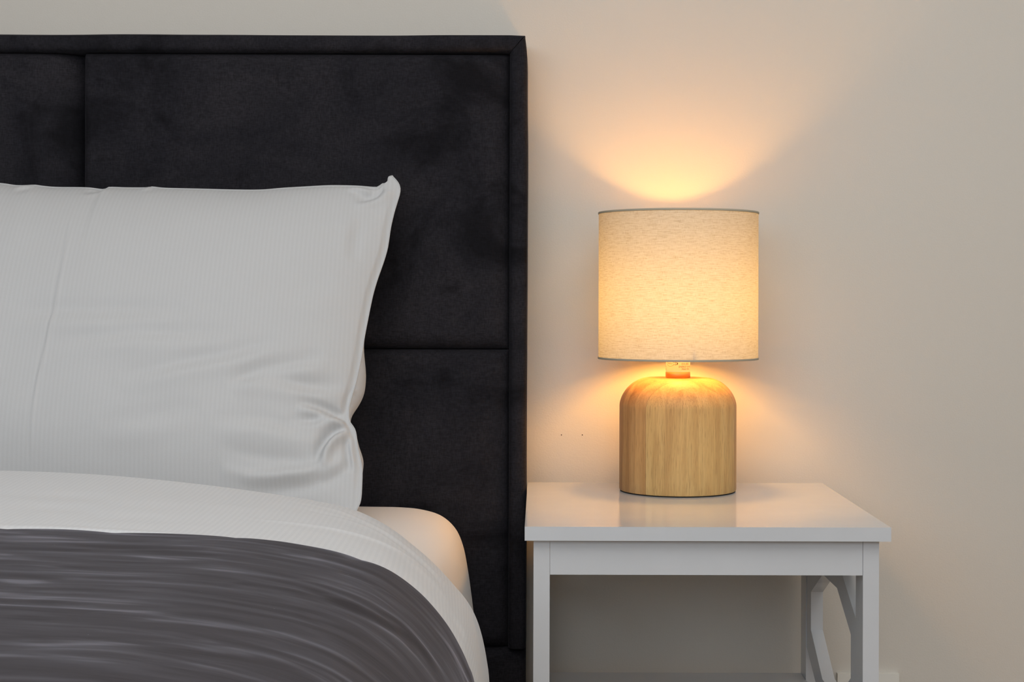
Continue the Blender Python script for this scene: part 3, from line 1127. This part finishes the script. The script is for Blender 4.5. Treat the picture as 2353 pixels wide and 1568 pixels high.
# the back half swells past the seam low on the right side
fr = base + NPL * h[..., None]
bk = base - NPL * back[..., None]
py_ = P2[..., 1]
swell = .0185 * np.exp(-((py_ - 893) / 62) ** 2) + .0100 * np.exp(-((py_ - 1045) / 34) ** 2) + .006 * np.exp(-((py_ - 835) / 40) ** 2)
tq = np.clip((U - .93) / .07, 0, 1)
pr = (tq ** 1.6 * (1 - tq) ** .4) / 0.484
bk[..., 0] += swell * pr
bk -= NPL * (swell * pr * .9)[..., None]
nv, nu = X.shape
V = np.vstack([fr.reshape(-1, 3), bk.reshape(-1, 3)])
n0 = nv * nu
rimi = [(0, j) for j in range(nu)] + [(i, nu - 1) for i in range(1, nv)] + [(nv - 1, j) for j in range(nu - 2, -1, -1)] + [(i, 0) for i in range(nv - 2, 0, -1)]
Fp = grid_faces(nv, nu) + [tuple(n0 + k for k in f[::-1]) for f in grid_faces(nv, nu)]
for k in range(len(rimi)):
    (i, j), (i2, j2) = rimi[k], rimi[(k + 1) % len(rimi)]
    Fp.append((i * nu + j, n0 + i * nu + j, n0 + i2 * nu + j2, i2 * nu + j2))
uvp = np.stack([X, Q], -1).reshape(-1, 2)
pil = mesh_obj('pillow', V, Fp, M_SATEEN, None, True, np.vstack([uvp, uvp]), origin=((xl + xr_mid) / 2, D0 - WALL, Z0))
pil['_w'] = tuple(pil.location)
tag(pil, 'white striped pillow propped upright against the black headboard', 'pillow')
rim = np.array([fr[i, j] for i, j in rimi] )
keepr = rim[::2]
tube('seam_edge', np.vstack([keepr, keepr[:1]]),   .0008, M_SATEEN, pil, 6)

# ------------------------------------------------------------------ lights
def area(name, loc, target, sx, sy, power, col):
    li = bpy.data.lights.new(name, 'AREA')
    li.shape = 'RECTANGLE'
    li.size, li.size_y, li.energy, li.color = sx, sy, power, col
    o = bpy.data.objects.new(name, li)
    o.location = loc
    o.rotation_euler = (Vector(target) - Vector(loc)).to_track_quat('-Z', 'Y').to_euler()
    link(o)
    return o


area('window_daylight', ((WX0 + WX1) / 2, RY0 + .02, (WZ0 + WZ1) / 2), ((WX0 + WX1) / 2, 0, (WZ0 + WZ1) / 2 - .0), WX1 - WX0 - .1, WZ1 - WZ0 - .1, WINDOW_W, (0.90, 0.95, 1.0))
area('ceiling_fill', (0.35, -2.1, RZ - .04), (0.35, -2.1, 0), 1.9, 1.9, CEIL_FILL_W, (0.98, 0.96, 0.93))  # broad overhead fill, added in place of ceiling bounce; no fixture modelled

w = bpy.data.worlds.new('daylight_sky')
scene.world = w
w.use_nodes = True
bg = w.node_tree.nodes['Background']
bg.inputs['Color'].default_value = (0.75, 0.85, 1.0, 1)
bg.inputs['Strength'].default_value = 1.0

# ------------------------------------------------------------------ camera
cam = bpy.data.cameras.new('camera')
co_ = bpy.data.objects.new('camera', cam)
link(co_)
cam.sensor_fit = 'HORIZONTAL'
cam.sensor_width = 36.0
cam.lens = 36.0 * F / 2353.0
cam.shift_x = -(PXC - 1176.5) / 2353.0
cam.shift_y = -(784.0 - PYC) / 2353.0
cam.clip_start = 0.01
co_.matrix_world = Matrix.Translation((0, CAM_Y, CZ)) @ Matrix.Rotation(math.pi / 2, 4, 'X') @ Matrix.Rotation(ROLL, 4, 'Z')
scene.camera = co_

for o in scene.objects:
    if '_w' in o:
        del o['_w']

vs = scene.view_settings
scene.display_settings.display_device = 'sRGB'
vs.view_transform = 'Standard'
vs.look = 'None'
vs.exposure = 0.0
vs.gamma = 1.0
vs.use_curve_mapping = False
